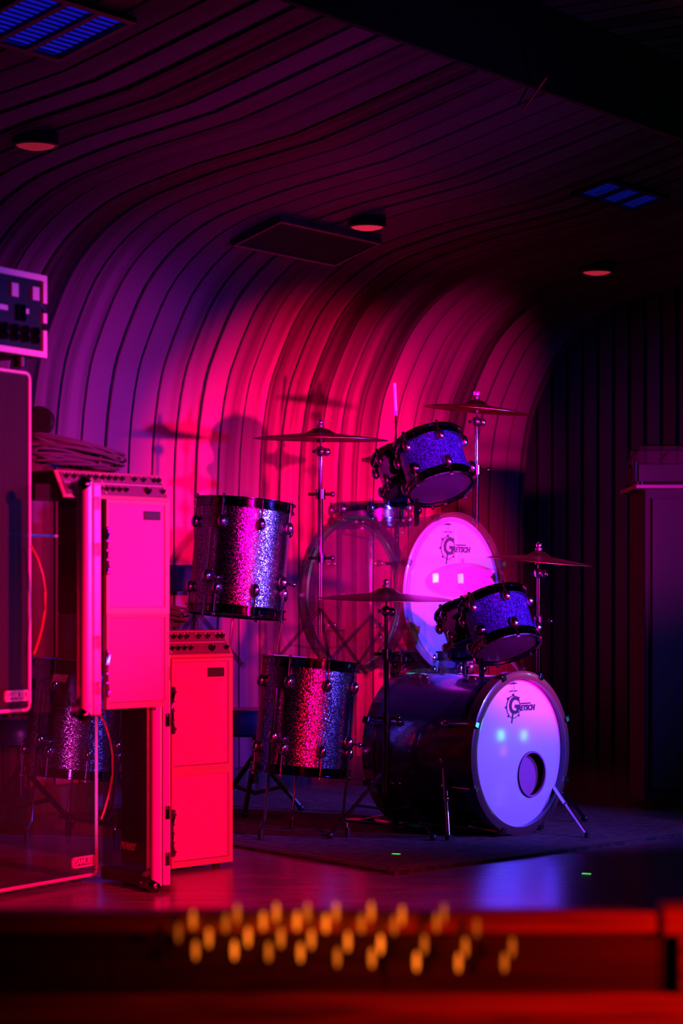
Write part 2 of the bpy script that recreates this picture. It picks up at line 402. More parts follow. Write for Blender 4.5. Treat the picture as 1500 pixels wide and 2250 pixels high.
def vent_grille(t, u, lt, lu, label, m, nslat, panes=3):
    M = ceil_frame(t, u, .02); Ml = M.copy(); c = M.translation.copy(); Ml.translation = (0, 0, 0)
    o = thing('ceiling_vent', label, 'light', c, group='blue three-pane ceiling vents')
    fr = .02
    MB().box((-lt/2-fr, -lu/2-fr, -.03), (lt/2+fr, -lu/2, .012), Ml).box((-lt/2-fr, lu/2, -.03), (lt/2+fr, lu/2+fr, .012), Ml) \
        .box((-lt/2-fr, -lu/2, -.03), (-lt/2, lu/2, .012), Ml).box((lt/2, -lu/2, -.03), (lt/2+fr, lu/2, .012), Ml).build('frame', M_BLACK, o)
    w = lt/panes
    for i in range(panes):
        a = -lt/2 + i*w
        p = MB().box((a+.012, -lu/2, -.012), (a+w-.012, lu/2, -.002), Ml).build('pane', m, o)
        for j in range(nslat):
            y = -lu/2 + lu*(j+.5)/nslat
            MB().box((a+.010, y-.0012, -.002), (a+w-.010, y+.0012, .004), Ml).build('slat', M_BLACK, p)
    for i in range(1, panes):
        a = -lt/2 + i*w
        MB().box((a-.012, -lu/2, -.012), (a+.012, lu/2, .012), Ml).build('divider', M_BLACK, o)
t, u, z, d = ceil_at(100, 40)
vent_grille(t, u, .42, .30, 'blue three-pane ceiling grille in the upper left corner', M_LOUVRE, 12)
t, u, z, d = ceil_at(1362, 418)
vent_grille(t, u, .50, .15, 'small blue three-pane ceiling grille at far right of the ceiling', M_LOUVRE2, 10)
# dark hatch in the ceiling
t, u, z, d = ceil_at(672, 512)
M = ceil_frame(t, u, .02); Ml = M.copy(); Ml.translation = (0, 0, 0)
o = thing('ceiling_hatch', 'black rectangular hatch hanging below the curved plank ceiling', 'hatch', M.translation)
MB().box((-.36, -.13, -.02), (.36, .13, .03), Ml).build('panel', M_GAP, o)
for s in (-1, 1):
    MB().box((-.37, s*.13-.008, .0), (.37, s*.13+.008, .035), Ml).build('frame_rail', M_DARKW, o)
    MB().box((s*.36-.008, -.13, .0), (s*.36+.008, .13, .035), Ml).build('frame_rail', M_DARKW, o)
# thin bar hanging by the ceiling edge
t, u, z, d = ceil_at(1150, 238)
a = P(1150, 242, d-.15); b = P(1202, 168, d-.55)
tag(MB().cyl(a, b, .006, 10).build('ceiling_rod', M_DARKW, None, True), 'thin rod slanting from the edge of the curved ceiling', 'rod')

# ------------------------------------------------------------------ rug
Fp, Rp, Lp = Vector((.17, 7.30, 0)), Vector((1.50, 8.74, 0)), Vector((-1.15, 9.25, 0)); Bp = Rp + Lp - Fp
Bp = Vector((.10, 10.9, 0))
rg = MB(); cc = [Fp, Rp, Bp, Lp]
rg.add(cc + [c + Vector((0, 0, .010)) for c in cc], [(4, 5, 6, 7), (0, 1, 5, 4), (1, 2, 6, 5), (2, 3, 7, 6), (3, 0, 4, 7)])
rug = thing('rug', 'dark worn patterned rug under the drum kit', 'rug', (0, 0, 0))
rg.build('pile', M_RUG, rug)
M_BORD = mat('rug_border', (.10, .05, .05), .9)
for a, b in ((Fp, Rp), (Fp, Lp)):
    dr = (b-a).normalized(); nr = Vector((-dr.y, dr.x, 0)); 
    if nr.y < 0: nr = -nr
    for off, w in ((.03, .022), (.08, .010)):
        p = a + dr*.05 + nr*off; q = b - dr*.05 + nr*off
        MB().add([p, q, q+nr*w, p+nr*w, p+Vector((0,0,.0115)), q+Vector((0,0,.0115)), q+nr*w+Vector((0,0,.0115)), p+nr*w+Vector((0,0,.0115))],
                 [(4,5,6,7),(0,1,5,4),(2,3,7,6),(1,2,6,5),(3,0,4,7)]).build('border_stripe', M_BORD, rug)

# ------------------------------------------------------------------ drums
def Mat3(x, y, z, o):
    M = Matrix((x, y, z)).transposed().to_4x4(); M.translation = o; return M
def drum(root, M, r, h, shell, nl, lugs_h=.05, hoop=M_CHROME, top=M_TOPHEAD, seg=56, full_lug=False, rot=0.0, bottom=True):
    """drum with its axis on local Z of M, from z=0 to z=h"""
    t = .007
    MB().lathe([(r, 0), (r, h), (r-t, h), (r-t, 0)], seg, M, closed=True).build('shell', shell, root, True)
    MB().lathe([(.0001, h+.005), (r*.9, h+.005), (r*1.005, h+.001), (r*1.005, h-.004)], seg, M).build('drumhead', top, root, True)
    if bottom: MB().lathe([(.0001, -.005), (r*.9, -.005), (r*1.005, -.001), (r*1.005, .004)], seg, M).build('drumhead', top, root, True)
    hp = [(r+.004, -.022), (r+.013, -.022), (r+.013, -.016), (r+.007, -.014), (r+.007, .006), (r+.016, .008), (r+.016, .013), (r+.004, .013)]
    MB().lathe([(a, h+b) for a, b in hp], seg, M, closed=True).build('hoop', hoop, root, True)
    MB().lathe([(a, -b) for a, b in hp], seg, M, closed=True).build('hoop', hoop, root, True)
    for i in range(nl):
        a = 2*PI*i/nl + rot; c, s_ = math.cos(a), math.sin(a)
        Rz = M @ Matrix.Rotation(a, 4, 'Z')
        for z0, sg in ((h*.80, 1), (h*.20, -1)):
            lug = MB(); lug.ball((r+.012, 0, z0), .016, Rz, 1.5, 10).lathe([(.0001, 0), (.010, 0), (.010, .014), (.0001, .014)], 10, Rz @ Matrix.Translation((r-.002, 0, z0)) @ Matrix.Rotation(PI/2, 4, 'Y'))
            lo = lug.build('lug', M_CHROME, root, True)
            e = h+.012 if sg > 0 else -.012
            MB().lathe([(.0001, 0), (.0035, 0), (.0035, abs(e-z0)), (.0065, abs(e-z0)), (.0065, abs(e-z0)+.009), (.0001, abs(e-z0)+.009)], 8,
                       Rz @ Matrix.Translation((r+.012, 0, z0)) @ (Matrix.Identity(4) if sg > 0 else Matrix.Rotation(PI, 4, 'X'))).build('tension_rod', M_CHROME, lo, True)
KIT = []
GK = 'drums and cymbals of the lower kit'
# bass drum
AX = Vector((math.sin(math.radians(49)), -math.cos(math.radians(49)), 0.0))  # the way the front head faces
hc = P(1134, 1665, 8.47); hc.z = .304 + .010
BR, BL = .288, .47
root = thing('bass_drum', 'solid bass drum on the rug with lavender front head, the lower of the two', 'drum', (hc.x, hc.y, .010)); KIT.append(root)
o_l = Vector((0, 0, hc.z - .010))
xl = Vector((-AX.y, AX.x, 0)); 
M = Mat3(xl, Vector((0, 0, 1)), AX, o_l)            # local X right along the head, Y up, Z out of the front
Mb = M @ Matrix.Translation((0, 0, -BL))
MB().lathe([(BR, 0), (BR, BL), (BR-.008, BL), (BR-.008, 0)], 72, Mb, closed=True).build('shell', M_SHELL, root, True)
# front head with a port opening: ring of faces between the hole and the rim
hx, hy, hr = .073, -.082, .083
mb = MB(); vs = []; fs = []; NS = 72
for i in range(NS):
    a = 2*PI*i/NS
    ox, oy = BR*1.0*math.cos(a), BR*1.0*math.sin(a)
    ix, iy = hx + hr*math.cos(a), hy + hr*math.sin(a)
    for j in range(7):
        w = j/6; x, y = ix*(1-w)+ox*w, iy*(1-w)+oy*w
        vs.append((x, y, .004 + .012*(1 - (x*x+y*y)/BR**2)))
for i in range(NS):
    j = (i+1) % NS
    for q in range(6): fs.append((i*7+q, i*7+q+1, j*7+q+1, j*7+q))
mb.add(vs, fs, M); fh = mb.build('front_drumhead', M_HEAD, root, True)
MB().lathe([(hr-.004, .012), (hr+.003, .012), (hr+.003, .022), (hr-.004, .022)], 40, M @ Matrix.Translation((hx, hy, 0)), closed=True).build('port_ring', M_PORT, fh, True)
MB().lathe([(.0001, -.004), (hr+.02, -.004)], 40, M @ Matrix.Translation((hx, hy, -.01))).build('muffling_pillow', M_PORT, root, True)
MB().lathe([(.0001, -.010), (BR*.9, -.008), (BR, -.002)], 56, Mb).build('rear_drumhead', M_TOPHEAD, root, True)
hpb = [(BR-.014, .028), (BR-.014, -.004), (BR+.004, -.020), (BR+.018, -.020), (BR+.018, .024), (BR+.008, .028)]
MB().lathe(hpb, 72, M, closed=True).build('front_hoop', M_HOOPB, root, True)
MB().lathe([(a, -b) for a, b in hpb], 72, Mb, closed=True).build('rear_hoop', M_CHROME, root, True)
for i in range(8):
    a = PI/8 + i*PI/4; Rz = M @ Matrix.Rotation(a, 4, 'Z')
    lo = MB().ball((BR+.010, 0, -.12), .013, Rz, 1.7, 10).build('lug', M_CHROME, root, True)
    lo2 = MB().ball((BR+.010, 0, -.35), .013, Rz, 1.7, 10).build('lug', M_CHROME, root, True)
    MB().cyl(Rz @ Vector((BR+.013, 0, -.10)), Rz @ Vector((BR+.022, 0, .012)), .0035, 8).build('tension_rod', M_CHROME, lo, True)
    MB().cyl(Rz @ Vector((BR+.013, 0, -.37)), Rz @ Vector((BR+.020, 0, -BL-.01)), .0035, 8).build('tension_rod', M_CHROME, lo2, True)
    MB().box((BR+.004, -.012, .004), (BR+.028, .012, .034), Rz).build('claw', M_DCHROME, root, bevel=.003)
    MB().box((BR+.004, -.012, -BL-.034), (BR+.028, .012, -BL-.004), Rz).build('claw', M_DCHROME, root, bevel=.003)
# spurs
def rel(p): return Vector(p) - Vector((hc.x, hc.y, .010))
s1 = M @ Vector((BR*.97, -.10, -.07)); s2 = rel((P(1290, 1818, 8.35).x, 8.35, .018))
sp = MB().cyl(s1, s1.lerp(s2, .5), .010, 12).cyl(s1.lerp(s2, .45), s2, .0065, 12).ball(s1, .018).build('spur', M_CHROME, root, True)
MB().cyl(s2 + Vector((0, 0, .012)), s2 - Vector((0, 0, .010)), .011, 10).build('rubber_foot', M_BLACK, sp, True)
s1 = M @ Vector((-BR*.93, -.02, -.13)); s2 = Vector((s1.x+.012, s1.y - .09, .010))
sp = MB().cyl(s1, s1.lerp(s2, .5), .011, 12).cyl(s1.lerp(s2, .45), s2, .0075, 12).ball(s1, .022).ball(s1.lerp(s2, .5), .014).build('spur', M_CHROME, root, True)
MB().cyl(s2 + Vector((0, 0, .010)), s2 - Vector((0, 0, .010)), .012, 10).build('rubber_foot', M_BLACK, sp, True)
# the maker's mark: long word, big round letter in a drum ring with lugs and a cymbal
zl = .0175
def LM(x, y, z=0): return M @ Matrix.Translation((x, y, .004 + .012*(1-(x*x+y*y)/BR**2) + .0012 + z))
lx, ly = -.035, .172
ring = MB(); ring.lathe([(.040, 0), (.043, 0), (.043, .001), (.040, .001)], 40, LM(lx, ly), closed=True)
for a in (45, 135, 225, 315, 180, 90):
    c, s_ = math.cos(math.radians(a)), math.sin(math.radians(a))
    ring.box((.043, -.004, 0), (.050, .004, .001), LM(lx, ly) @ Matrix.Rotation(math.radians(a), 4, 'Z'))
ring.box((lx-.022, ly+.058, 0), (lx-.006, ly+.062, .001), M @ Matrix.Translation((0, 0, zl-.002))).box((lx+.004, ly+.058, 0), (lx+.020, ly+.062, .001), M @ Matrix.Translation((0, 0, zl-.002)))
ring.box((lx-.0008, ly+.062, 0), (lx+.0008, ly+.088, .001), M @ Matrix.Translation((0, 0, zl-.003)))
ring.add([(lx-.030, ly+.086, 0), (lx+.030, ly+.086, 0), (lx, ly+.093, 0), (lx-.030, ly+.086, .001), (lx+.030, ly+.086, .001), (lx, ly+.093, .001)],
         [(0, 2, 1), (3, 4, 5), (0, 1, 4, 3), (1, 2, 5, 4), (2, 0, 3, 5)], M @ Matrix.Translation((0, 0, zl-.004)))
ring.build('ring_emblem', M_LOGO, fh)
text('big_letter', 'G', .088, M_LOGO, fh, LM(lx+.002, ly+.003, .0005), shear=.1, bold=.0022)
MB().box((-.004, -.062, 0), (.004, -.012, .0012), LM(lx+.002, ly) @ Matrix.Rotation(math.radians(-14), 4, 'Z')).build('letter_tail', M_LOGO, fh)
text('lettering', 'RETSCH', .028, M_LOGO, fh, LM(lx+.078, ly-.006), shear=.25, bold=.0012, sx=1.05)
MB().box((lx+.045, ly+.010, 0), (lx+.105, ly+.014, .001), M @ Matrix.Translation((0, 0, zl-.003))).build('letter_bar', M_LOGO, fh)

# floor tom
def floor_tom(px, label, roll=4.8):
    c = P(px, 1700, 8.47); root = thing('floor_tom', label, 'drum', (c.x, c.y, .010))
    zb = EYE - (1702-1320)/FPX*8.47 - .010 + .012
    M = Matrix.Translation((0, 0, zb)) @ Matrix.Rotation(math.radians(roll), 4, 'Y') @ Matrix.Rotation(math.radians(-3), 4, 'X')
    drum(root, M, .176, .405, M_SPARK, 8, hoop=M_TUBE, rot=math.radians(-112))
    for a, bend in ((-125, 1), (-28, 1), (95, 0)):
        aa = math.radians(a); ex = Vector((math.cos(aa), math.sin(aa), 0)); rr = .196
        tp = M @ (ex*rr + Vector((0, 0, .30))); md = M @ (ex*rr + Vector((0, 0, -.02)))
        b0 = Vector((md.x + (md.x-tp.x)*.55, md.y, .075)); b1 = b0 + ex*.022 + Vector((0, 0, -.028)); b2 = Vector((b1.x, b1.y, .002))
        lg = MB().tube([tp, md, b0, b1, b2], .0055, 8).build('leg', M_CHROME, root, True)
        MB().cyl(b2, b2 + Vector((0, 0, .035)), .011, 10).build('rubber_foot', M_BLACK, lg, True)
        bq = M @ (ex*(rr-.005) + Vector((0, 0, .12)))
        MB().ball(bq, .019, None, 1.4, 10).cyl(bq, bq + Vector((.035, -.02, -.005)), .005, 8).ball(bq + Vector((.04, -.022, -.005)), .010).build('leg_bracket', M_CHROME, root, True)
    # towel-like cloth on the rim
    tw = MB(); a = M @ Vector((-.15, -.05, .428)); b = M @ Vector((.02, .0, .424))
    tw.box((-.135, -.07, .418), (-.01, .03, .424), M)
    tw.build('muffling_pad', M_HEAD, root)
    return root
ft = floor_tom(660, 'solid glitter floor tom on the rug, its right side touching the cymbal stand'); KIT.append(ft)

# rack tom on its post
def rtom(px, py, d, r, h, pitch, roll, shell, label, name='rack_tom'):
    c = P(px, py, d); root = thing(name, label, 'drum', (c.x, c.y, c.z - h*.5))
    M = Matrix.Translation((0, 0, h*.5)) @ Matrix.Rotation(math.radians(roll), 4, 'Y') @ Matrix.Rotation(math.radians(pitch), 4, 'X') @ Matrix.Translation((0, 0, -h*.5))
    drum(root, M, r, h, shell, 6, hoop=M_TUBE, rot=math.radians(-70), seg=48)
    return root, M
rt, Mr = rtom(1098, 1372, 8.42, .118, .185, -24, -15, M_BLUEG, 'solid glitter rack tom tilted above the lower bass drum'); KIT.append(rt)
MB().cyl(rt.matrix_basis.inverted() @ P(1056, 1372, 8.32), Vector(P(1058, 1500, 8.50)) - rt.location, .010, 12).ball(Vector(P(1056, 1385, 8.30))-rt.location, .024).ball(Vector(P(1060, 1470, 8.48))-rt.location, .016).build('mounting_post', M_DCHROME, rt, True)
rt2, _ = rtom(1018, 1384, 8.62, .075, .15, -30, -18, M_SHELL, 'small dark tom beside the solid rack tom'); KIT.append(rt2)
MB().cyl(Vector(P(1018, 1400, 8.66))-rt2.location, Vector(P(1020, 1485, 8.70))-rt2.location, .009, 12).build('mounting_post', M_DCHROME, rt2, True)

# cymbals
def cym_mesh(r, bell=.03):
    rb = r*.22
    top = [(.004, bell+.020), (rb*.5, bell+.016), (rb*.85, bell*.6+.014), (rb*1.05, bell*.4+.013), (r*.5, bell*.3+.008), (r*.8, .008), (r, .0)]
    return top + [(a, z-.0018) for a, z in reversed(top)]
def stand(root, top, foot_r=.22, zf=0.0, boom=False, legs=(200, 320, 80), base=None):
    """straight pole from the floor to top (local coords), with tripod"""
    x, y, z = top
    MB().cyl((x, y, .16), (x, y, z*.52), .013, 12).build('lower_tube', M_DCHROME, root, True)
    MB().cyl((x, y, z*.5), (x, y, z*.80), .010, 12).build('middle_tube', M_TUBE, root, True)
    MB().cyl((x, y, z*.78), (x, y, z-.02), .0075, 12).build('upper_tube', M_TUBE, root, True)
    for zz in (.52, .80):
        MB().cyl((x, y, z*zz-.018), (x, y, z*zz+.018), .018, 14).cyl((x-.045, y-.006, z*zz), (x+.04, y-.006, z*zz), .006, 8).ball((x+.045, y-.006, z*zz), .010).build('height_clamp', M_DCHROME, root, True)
    for a in legs:
        aa = math.radians(a); e = Vector((x+foot_r*math.cos(aa), y+foot_r*math.sin(aa), .012))
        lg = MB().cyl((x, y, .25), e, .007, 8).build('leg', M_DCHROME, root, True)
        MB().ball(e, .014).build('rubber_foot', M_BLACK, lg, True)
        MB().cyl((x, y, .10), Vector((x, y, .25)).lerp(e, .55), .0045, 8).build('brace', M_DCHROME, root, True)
def cymbal_thing(px, py, d, r, roll, pitch, clab, slab, topx=None, wing=True, legs=(200, 320, 80)):
    c = P(px, py, d)
    sr = thing('cymbal_stand', slab, 'stand', (c.x, c.y, .010)); z = c.z - .010
    stand(sr, (0, 0, z-.035), legs=legs)
    MB().ball((0, -.004, z-.045), .020).ball((.022, -.012, z-.048), .016).cyl((-.03, 0, z-.045), (.03, -.01, z-.045), .006, 8).build('tilter', M_CHROME, sr, True)
    MB().cyl((0, 0, z-.045), (0, 0, z+.075), .004, 8).build('threaded_rod', M_CHROME, sr, True)
    MB().ball((0, 0, z+.062), .010, None, 1.2).box((-.010, -.002, z+.060), (.010, .002, z+.070)).build('wing_nut', M_CHROME, sr, True)
    MB().cyl((0, 0, z+.043), (0, 0, z+.053), .014, 12).build('felt_washer', M_BLACK, sr, True)
    MB().cyl((0, 0, z-.012), (0, 0, z+.0), .014, 12).build('felt_washer', M_BLACK, sr, True)
    cr = thing('cymbal', clab, 'cymbal', (c.x, c.y, c.z))
    M = Matrix.Rotation(math.radians(roll), 4, 'Y') @ Matrix.Rotation(math.radians(pitch), 4, 'X')
    pr = [(max(a, .007), z_) for a, z_ in cym_mesh(r, .022)]
    MB().lathe(pr, 72, M, closed=True).build('bronze_disc', M_CYM, cr, True)
    KIT.extend([sr, cr]); return sr, cr
cymbal_thing(848, 1316, 8.40, .250, 1.0, 2, 'large solid cymbal hanging over the left of the lower kit', 'chrome cymbal stand between lower floor tom and bass drum')
cymbal_thing(1183, 1234, 8.86, .207, 5.0, 2, 'solid cymbal tilted down to the right above the lower rack tom', 'chrome cymbal stand behind the lower rack tom', legs=(100, 190, 30))
# hi-hat
c = P(1004, 1334, 9.12); hs = thing('hi_hat_stand', 'lower hi-hat stand with tall bright pull rod', 'stand', (c.x, c.y, .010)); z = c.z-.01; KIT.append(hs)
stand(hs, (0, 0, z-.02), legs=(100, 220, 340))
zt = EYE + (1320-1165)/FPX*9.12 - .010
MB().cyl((0, 0, z-.03), (-.004, 0, z+.16), .0035, 8).cyl((-.004, 0, z+.15), (-.004, 0, z+.152), .005, 8).build('pull_rod', M_TUBE, hs, True)
MB().cyl((-.004, 0, zt-.13), (-.010, 0, zt), .0075, 10).build('lit_rod_tip', M_PIPE, hs, True)  # white colour stands in for the highlight on the chrome rod tip
MB().cyl((-.004, 0, z+.15), (-.004, 0, zt-.13), .0035, 8).build('pull_rod', M_TUBE, hs, True)
MB().cyl((0, 0, z+.028), (0, 0, z+.075), .012, 12).ball((.02, 0, z+.05), .010).box((-.02, -.004, z+.06), (.024, .004, z+.068)).build('clutch', M_CHROME, hs, True)
hh = thing('hi_hat', 'pair of small cymbals beside the solid rack tom', 'cymbal', c); KIT.append(hh)
pr = [(max(a, .007), z_) for a, z_ in cym_mesh(.142, .018)]
MB().lathe(pr, 56, Matrix.Translation((0, 0, .004)), closed=True).build('top_cymbal', M_CYM, hh, True)
MB().lathe([(a, -z_-.004) for a, z_ in pr], 56, closed=True).build('bottom_cymbal', M_CYM, hh, True)
# snare drum on its stand
c = P(948, 1478, 9.05)
sn = thing('snare_drum', 'shallow snare drum with red lit rim behind the lower bass drum', 'drum', c); KIT.append(sn)
drum(sn, Matrix.Rotation(math.radians(-2), 4, 'Y'), .142, .075, M_SHELL, 8, hoop=M_DCHROME, top=M_HEAD, seg=48)
ss = thing('snare_stand', 'low tripod stand carrying the lower snare drum', 'stand', (c.x, c.y, .010)); KIT.append(ss); z = c.z-.010
MB().cyl((0, 0, .12), (0, 0, z-.05), .011, 12).build('tube', M_CHROME, ss, True)
for a in (30, 150, 270):
    aa = math.radians(a); ex = Vector((math.cos(aa), math.sin(aa), 0))
    MB().tube([Vector((0, 0, z-.06)), ex*.12 + Vector((0, 0, z-.035)), ex*.152 + Vector((0, 0, z-.028)), ex*.166 + Vector((0, 0, z+.012))], .006, 8).build('basket_arm', M_CHROME, ss, True)
    MB().tube([Vector((0, 0, .22)), ex*.22 + Vector((0, 0, .012))], .008, 8).build('leg', M_CHROME, ss, True)
# bass pedal
rc = Mb @ Vector((0, 0, -.10)); c = Vector((hc.x + rc.x, hc.y + rc.y, .010))
pd = thing('bass_pedal', 'chrome foot pedal at the rear of the lower bass drum', 'pedal', c, math.atan2(AX.y, AX.x)); KIT.append(pd)
MB().box((-.26, -.04, .0), (.02, .04, .008)).build('base_plate', M_DCHROME, pd, bevel=.002)
MB().box((-.25, -.035, .010), (-.02, .035, .018), Matrix.Translation((-.0, 0, .03)) @ Matrix.Rotation(math.radians(-12), 4, 'Y')).build('footboard', M_CHROME, pd, bevel=.002)
for s in (-1, 1): MB().cyl((0, s*.045, .0), (0, s*.045, .17), .007, 8).build('post', M_CHROME, pd, True)
MB().cyl((0, -.05, .165), (0, .05, .165), .006, 8).cyl((0, 0, .165), (.035, 0, .30), .004, 8).ball((.035, 0, .305), .02).build('beater', M_CHROME, pd, True)
# throne
def throne(px, label):
    c = P(px, 1700, 9.35); z = EYE - (1610-1320)/FPX*9.35
    th = thing('drum_throne', label, 'stool', (c.x, c.y, .010))
    MB().lathe([(.0001, z-.02), (.145, z-.02), (.155, z-.01), (.158, z+.03), (.155, z+.07), (.145, z+.088), (.0001, z+.092)], 40).build('cushion', mat('blue_black_vinyl', (.03, .03, .10), .3), th, True)
    MB().cyl((0, 0, .12), (0, 0, z-.02), .014, 12).build('post', M_DCHROME, th, True)
    for a in (20, 140, 260):
        aa = math.radians(a); e = Vector((.2*math.cos(aa), .2*math.sin(aa), .014))
        MB().cyl((0, 0, .24), e, .011, 8).build('leg', M_BLACK, th, True)
        MB().cyl((0, 0, .08), Vector((0, 0, .24)).lerp(e, .6), .009, 8).build('brace', M_BLACK, th, True)
        MB().ball(e, .016).build('rubber_foot', M_BLACK, th, True)
    return th
th = throne(560, 'low dark drum stool behind the solid floor tom'); KIT.append(th)

# ---- second floor tom and stool far left, behind the see-through speaker
ft2 = copy_tree(ft); c = P(156, 1700, 8.47); ft2.location = (c.x, c.y, 0.0)
tag(ft2, 'glitter floor tom seen through the tall dark speaker', 'drum')
th2 = copy_tree(th); c = P(46, 1700, 8.85); th2.location = (c.x, c.y, 0.0)
tag(th2, 'dark drum stool at the left edge beside the farthest left floor tom', 'stool')

# ------------------------------------------------------------------ upper, see-through kit
CA = P(1134, 1665, 8.47); CB = P(1134-143, 1665-348, 8.98); SB = 8.98/8.47
lab = {
 'bass_drum': 'see-through bass drum with lavender head, raised against the plank wall',
 'floor_tom': 'see-through glitter floor tom raised against the bright plank wall',
 'rack_tom': 'see-through glitter rack tom of the raised kit',
 'rack_tom.001': 'small faint dark tom beside the raised rack tom',
 'cymbal_stand': 'faint chrome cymbal stand under the large raised cymbal',
 'cymbal': 'large dark cymbal of the raised kit against the pink planks',
 'cymbal_stand.001': 'faint chrome cymbal stand beside the raised rack tom',
 'cymbal.001': 'topmost cymbal in the picture, tilted down to the right',
 'hi_hat_stand': 'hi-hat stand of the raised kit with bright upright rod',
 'hi_hat': 'small pair of cymbals above the raised rack tom',
 'snare_drum': 'faint snare drum with red rim between raised cymbal stand and rack tom',
 'snare_stand': 'faint stand under the raised snare drum',
 'bass_pedal': 'faint pedal behind the raised bass drum',
 'drum_throne': 'dark round stool left of the raised floor tom'}
al = {'bass_drum': .30, 'floor_tom': .93, 'rack_tom': .93, 'rack_tom.001': .9, 'cymbal': .93, 'cymbal.001': .9, 'cymbal_stand': .7, 'cymbal_stand.001': .75,
      'hi_hat_stand': .9, 'hi_hat': .9, 'snare_drum': .55, 'snare_stand': .25, 'bass_pedal': .25, 'drum_throne': .85}
amap = {'front_drumhead': .64, 'front_hoop': .42, 'muffling_pillow': .15, 'ring_emblem': .8, 'big_letter': .85, 'lettering': .85, 'letter_tail': .8, 'letter_bar': .8,
        'leg': .45, 'rubber_foot': .2, 'lower_tube': .35, 'brace': .2, 'middle_tube': .8, 'rear_hoop': .6, 'post': .3, 'port_ring': .1}
for r in KIT:
    c = copy_tree(r, None, al[r.name], amap)
    c.location = CB + (r.location - CA)*SB; c.scale = (SB,)*3
    c['label'] = lab[r.name]

# ------------------------------------------------------------------ left: speaker, flight case lid, amplifier
LEFT = []
# tall speaker with piping; local x along the front towards the right, local y into the cabinet
b = Vector((-.763, 7.15, 0)); dr = Vector((.5, .866, 0)); a = b - dr*.78; ang = math.atan2(dr.y, dr.x); wd = (b-a).length
Hs = EYE - (1176-1320)/FPX*7.15
spk = thing('speaker_cabinet', 'tall see-through speaker with pink piping standing on the stage, lower left', 'speaker', a, ang)
LEFT.append(spk)
MB().box((0, .012, .012), (wd, .30, Hs)).build('cabinet', M_TOLEX, spk, bevel=.008)
MB().box((.02, .004, .035), (wd-.016, .012, Hs-.02)).build('grille', M_DGRILLE, spk)
def frame_tube(x0, x1, z0, z1, y, r, rc=.02):
    pts = []
    for cx, cz, a0 in ((x1-rc, z1-rc, 0), (x0+rc, z1-rc, 90), (x0+rc, z0+rc, 180), (x1-rc, z0+rc, 270)):
        for k in range(5):
            t = math.radians(a0+k*22.5); pts.append((cx+rc*math.cos(t), y, cz+rc*math.sin(t)))
    pts.append(pts[0]); return pts
MB().tube(frame_tube(.012, wd-.006, .022, Hs-.008, .004, 0), .0052, 8).build('piping', M_PIPE, spk, True)
bd = MB(); bx0, bx1, bz0, bz1 = wd-.135, wd-.022, .052, .085
for q in ((bx0, bx1, bz0, bz0+.005), (bx0, bx1, bz1-.005, bz1), (bx0, bx0+.006, bz0, bz1), (bx1-.006, bx1, bz0, bz1)):
    bd.box((q[0], -.004, q[2]), (q[1], .004, q[3]))
bo = bd.build('badge', M_PIPE, spk)
text('badge_lettering', 'SAMUEL', .026, M_PIPE, bo, Matrix.Translation(((bx0+bx1)/2, -.003, (bz0+bz1)/2)) @ Matrix.Rotation(PI/2, 4, 'X'), bold=.0006, sx=1.0)
for x in (.05, wd-.05): MB().cyl((x, .05, 0), (x, .05, .014), .018, 12).build('foot', M_BLACK, spk, True)

# flight case lid on end
b2 = Vector((-.566, 6.86, 0)); a2 = Vector((-.752, 7.13, 0)); dr = (b2-a2).normalized(); ang = math.atan2(dr.y, dr.x); wd2 = (b2-a2).length
Hc = EYE - (1424-1320)/FPX*6.86
lid = thing('flight_case', 'upright dark case with bright metal edge standing beside the lower amplifier', 'case', a2, ang); LEFT.append(lid)
MB().box((.0, .004, .045), (wd2-.03, .055, Hc-.006)).build('panel', M_BLACK, lid)
MB().box((.0, -.002, .012), (wd2-.03, .058, .048)).build('bottom_rail', M_TOLEX, lid, bevel=.002)
for i, (x0, x1) in enumerate(((wd2-.040, wd2-.028), (wd2-.026, wd2-.012))):
    MB().box((x0, -.004, .02), (x1, .012, Hc-.02)).build('edge_strip', M_ALU, lid, bevel=.003)
MB().cyl((wd2-.002, .010, .02), (wd2-.002, .010, Hc-.015), .017, 20).build('edge_strip', M_ALU, lid, True)
MB().box((wd2-.004, .030, .02), (wd2+.006, .055, Hc-.02)).build('edge_strip', M_ALU, lid, bevel=.003)
for z, sg in ((.020, 1), (Hc-.022, -1)):
    co = MB().ball((wd2-.006, .004, z), .024, None, 1.0, 16)
    co.add([(wd2-.075, -.007, z-.010*sg), (wd2-.01, -.007, z-.010*sg), (wd2-.01, -.007, z+.055*sg), (wd2-.06, -.007, z+.030*sg),
            (wd2-.075, .0, z-.010*sg), (wd2-.01, .0, z-.010*sg), (wd2-.01, .0, z+.055*sg), (wd2-.06, .0, z+.030*sg)],
           [(0,1,2,3),(7,6,5,4),(0,4,5,1),(1,5,6,2),(2,6,7,3),(3,7,4,0)])
    cn = co.build('ball_corner', M_DCHROME, lid, True)
    for dx, dz in ((-.062, .005), (-.03, .03), (-.03, .005)):
        MB().ball((wd2+dx, -.008, z+dz*sg), .0045, None, 1.0, 8).build('rivet', M_CHROME, cn, True)
text('badge', 'PEAVEY', .030, M_REDLOGO, lid, Matrix.Translation((.165, .002, .125)) @ Matrix.Rotation(PI/2, 4, 'X'), shear=.3, bold=.001, sx=.9)
for zz in (.10, .24, .52, .66):
    MB().box((wd2+.006, .034, zz-.02), (wd2+.011, .050, zz+.02)).ball((wd2+.011, .042, zz+.014), .004).build('latch', M_CHROME, lid, True)

